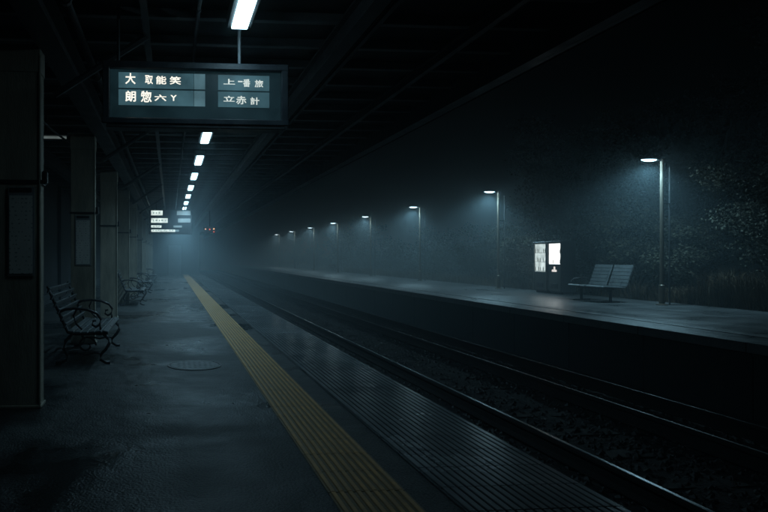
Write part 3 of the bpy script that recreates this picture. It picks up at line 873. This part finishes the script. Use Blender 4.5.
shrub('bush', 'dim bush behind the opposite bench', 'bush', (14.0, 17.1, 0), 2.7, 1.3, 18, 13000, 0.075, M['leaf'])
shrub('bush', 'dim bush to the right of the vending machines', 'bush', (14.3, 19.0, 0), 2.6, 1.2, 18, 10000, 0.08, M['leaf'])
shrub('bush', 'hazy bush between the vending machines and the next lamp post', 'bush', (14.0, 21.6, 0), 2.2, 1.2, 16, 11000, 0.075, M['leaf'])
shrub('bush', 'hazy bush behind the second lamp post from the right', 'bush', (14.0, 24.2, 0), 2.6, 1.3, 16, 11000, 0.075, M['leaf'])
shrub('bush', 'hazy bush left of the second lamp post from the right', 'bush', (14.2, 27.0, 0), 2.0, 1.2, 16, 10000, 0.08, M['leaf'])
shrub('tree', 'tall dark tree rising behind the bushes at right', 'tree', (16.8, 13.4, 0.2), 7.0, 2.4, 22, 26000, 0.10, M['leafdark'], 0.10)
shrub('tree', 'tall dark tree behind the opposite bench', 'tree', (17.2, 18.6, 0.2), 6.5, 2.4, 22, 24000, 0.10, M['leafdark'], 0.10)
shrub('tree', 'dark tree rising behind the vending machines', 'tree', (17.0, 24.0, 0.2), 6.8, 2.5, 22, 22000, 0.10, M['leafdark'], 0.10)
# far thicket, one mass in the mist
bm = NB()
for k in range(46):
    y = 29+k*1.7+random.uniform(-.6, .6); x = 14.6+random.uniform(-.5, 2.2); h = random.choice((1.5, 2.2, 3.0, 4.4))*random.uniform(.8, 1.15)
    for c in range(9):
        f = random.random()
        q = Vector((x+random.gauss(0, .55), y+random.gauss(0, .75), h*(.12+.88*f)))
        sg_ = random.uniform(.16, .42)
        for _ in range(170):
            p = q+Vector((random.gauss(0, sg_), random.gauss(0, sg_), random.gauss(0, sg_*.7)))
            if p.z > 0: leaf(bm, p, random.uniform(.06, .15))
    for c in range(3):
        a0 = Vector((x+random.uniform(-.3, .3), y+random.uniform(-.3, .3), 0)); tube(bm, [a0, a0+Vector((random.gauss(0, .2), random.gauss(0, .25), h*.5)), a0+Vector((random.gauss(0, .4), random.gauss(0, .5), h*1.08))], [.03, .02, .006], 5)
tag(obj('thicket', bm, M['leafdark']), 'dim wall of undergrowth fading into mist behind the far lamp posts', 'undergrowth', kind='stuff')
# dry grass at the back edge of the opposite platform
bm = NB()
for _ in range(14000):
    y = random.uniform(9.5, 46) if random.random() < .5 else random.uniform(9.5, 16.5)
    x = 13.36+abs(random.gauss(0, .42)); h = random.uniform(.2, 1.15)*(1.0 if y < 14.2 else .5)
    a = random.random()*6.28; bend = random.uniform(.1, .95)*h
    z0 = 0.0
    d = Vector((math.cos(a), math.sin(a), 0)); u = Vector((-d.y, d.x, 0))*random.uniform(.004, .009)
    p0 = Vector((x, y, z0)); p1 = p0+d*bend*.35+Vector((0, 0, h*.65)); p2 = p0+d*bend+Vector((0, 0, h*random.uniform(.6, 1)))
    v = [bm.verts.new(q) for q in (p0-u, p0+u, p1+u*.8, p1-u*.8, p2)]
    bm.faces.new((v[0], v[1], v[2], v[3])); bm.faces.new((v[3], v[2], v[4]))
tag(obj('dry_grass', bm, M['dry']), 'dry brown grass along the back edge of the opposite platform', 'grass', kind='stuff')

# ------------------------------------------------------------------ world: night sky and mist
w = bpy.data.worlds.new('World'); S.world = w; w.use_nodes = True
nt = w.node_tree
bg = nt.nodes['Background']
sky = nt.nodes.new('ShaderNodeTexSky'); sky.sky_type = 'NISHITA'; sky.sun_disc = False
sky.sun_elevation = R(-6); sky.sun_rotation = R(140)
nt.links.new(sky.outputs['Color'], bg.inputs['Color']); bg.inputs['Strength'].default_value = 0.05
vol = nt.nodes.new('ShaderNodeVolumeScatter')
vol.inputs['Color'].default_value = (0.72, 0.92, 1.0, 1)
vol.inputs['Density'].default_value = 0.020
vol.inputs['Anisotropy'].default_value = 0.25
tcw = nt.nodes.new('ShaderNodeTexCoord'); spw = nt.nodes.new('ShaderNodeSeparateXYZ')
geo = nt.nodes.new('ShaderNodeNewGeometry'); nt.links.new(geo.outputs['Position'], spw.inputs[0])
mrw = nt.nodes.new('ShaderNodeMapRange'); mrw.interpolation_type = 'SMOOTHSTEP'
for k_, v_ in zip(('From Min', 'From Max', 'To Min', 'To Max'), (3.5, 28.0, 0.0065, 0.032)): mrw.inputs[k_].default_value = v_
nt.links.new(spw.outputs['Y'], mrw.inputs['Value']); 
mrz = nt.nodes.new('ShaderNodeMapRange'); mrz.interpolation_type = 'SMOOTHSTEP'
for k_, v_ in zip(('From Min', 'From Max', 'To Min', 'To Max'), (4.0, 14.0, 1.0, 0.15)): mrz.inputs[k_].default_value = v_
nt.links.new(spw.outputs['Z'], mrz.inputs['Value'])
mlw = nt.nodes.new('ShaderNodeMath'); mlw.operation = 'MULTIPLY'
nt.links.new(mrw.outputs[0], mlw.inputs[0]); nt.links.new(mrz.outputs[0], mlw.inputs[1])
nt.links.new(mlw.outputs[0], vol.inputs['Density'])
nt.nodes.remove(tcw)
nt.links.new(vol.outputs[0], nt.nodes['World Output'].inputs['Volume'])
w.cycles.homogeneous_volume = False
w.cycles.volume_step_size = 4.0

# ------------------------------------------------------------------ camera and render
cam = bpy.data.cameras.new('camera'); co = link(bpy.data.objects.new('camera', cam))
co.location = (0, 0, 1.25); YAW = 4.5
co.rotation_euler = (R(90), 0, R(-YAW))
cam.sensor_width = 36; cam.lens = 36*600/768.0
cam.shift_x = (384-(170+600*math.tan(R(YAW))))/768.0
cam.clip_start = 0.05; cam.clip_end = 2000
S.camera = co
c_ = S.cycles; c_.use_adaptive_sampling = True; c_.adaptive_threshold = 0.02
S.view_settings.view_transform = 'Standard'; S.view_settings.look = 'None'; S.view_settings.exposure = 0; S.view_settings.gamma = 1
c = S.cycles
c.use_denoising = True; c.denoiser = 'OPENIMAGEDENOISE'
c.max_bounces = 3; c.diffuse_bounces = 2; c.glossy_bounces = 2; c.volume_bounces = 0; c.transmission_bounces = 2
c.sample_clamp_indirect = 2.0; c.sample_clamp_direct = 5.0
c.use_light_tree = True; c.volume_max_steps = 48; c.volume_step_rate = 1.0
c.caustics_reflective = False; c.caustics_refractive = False
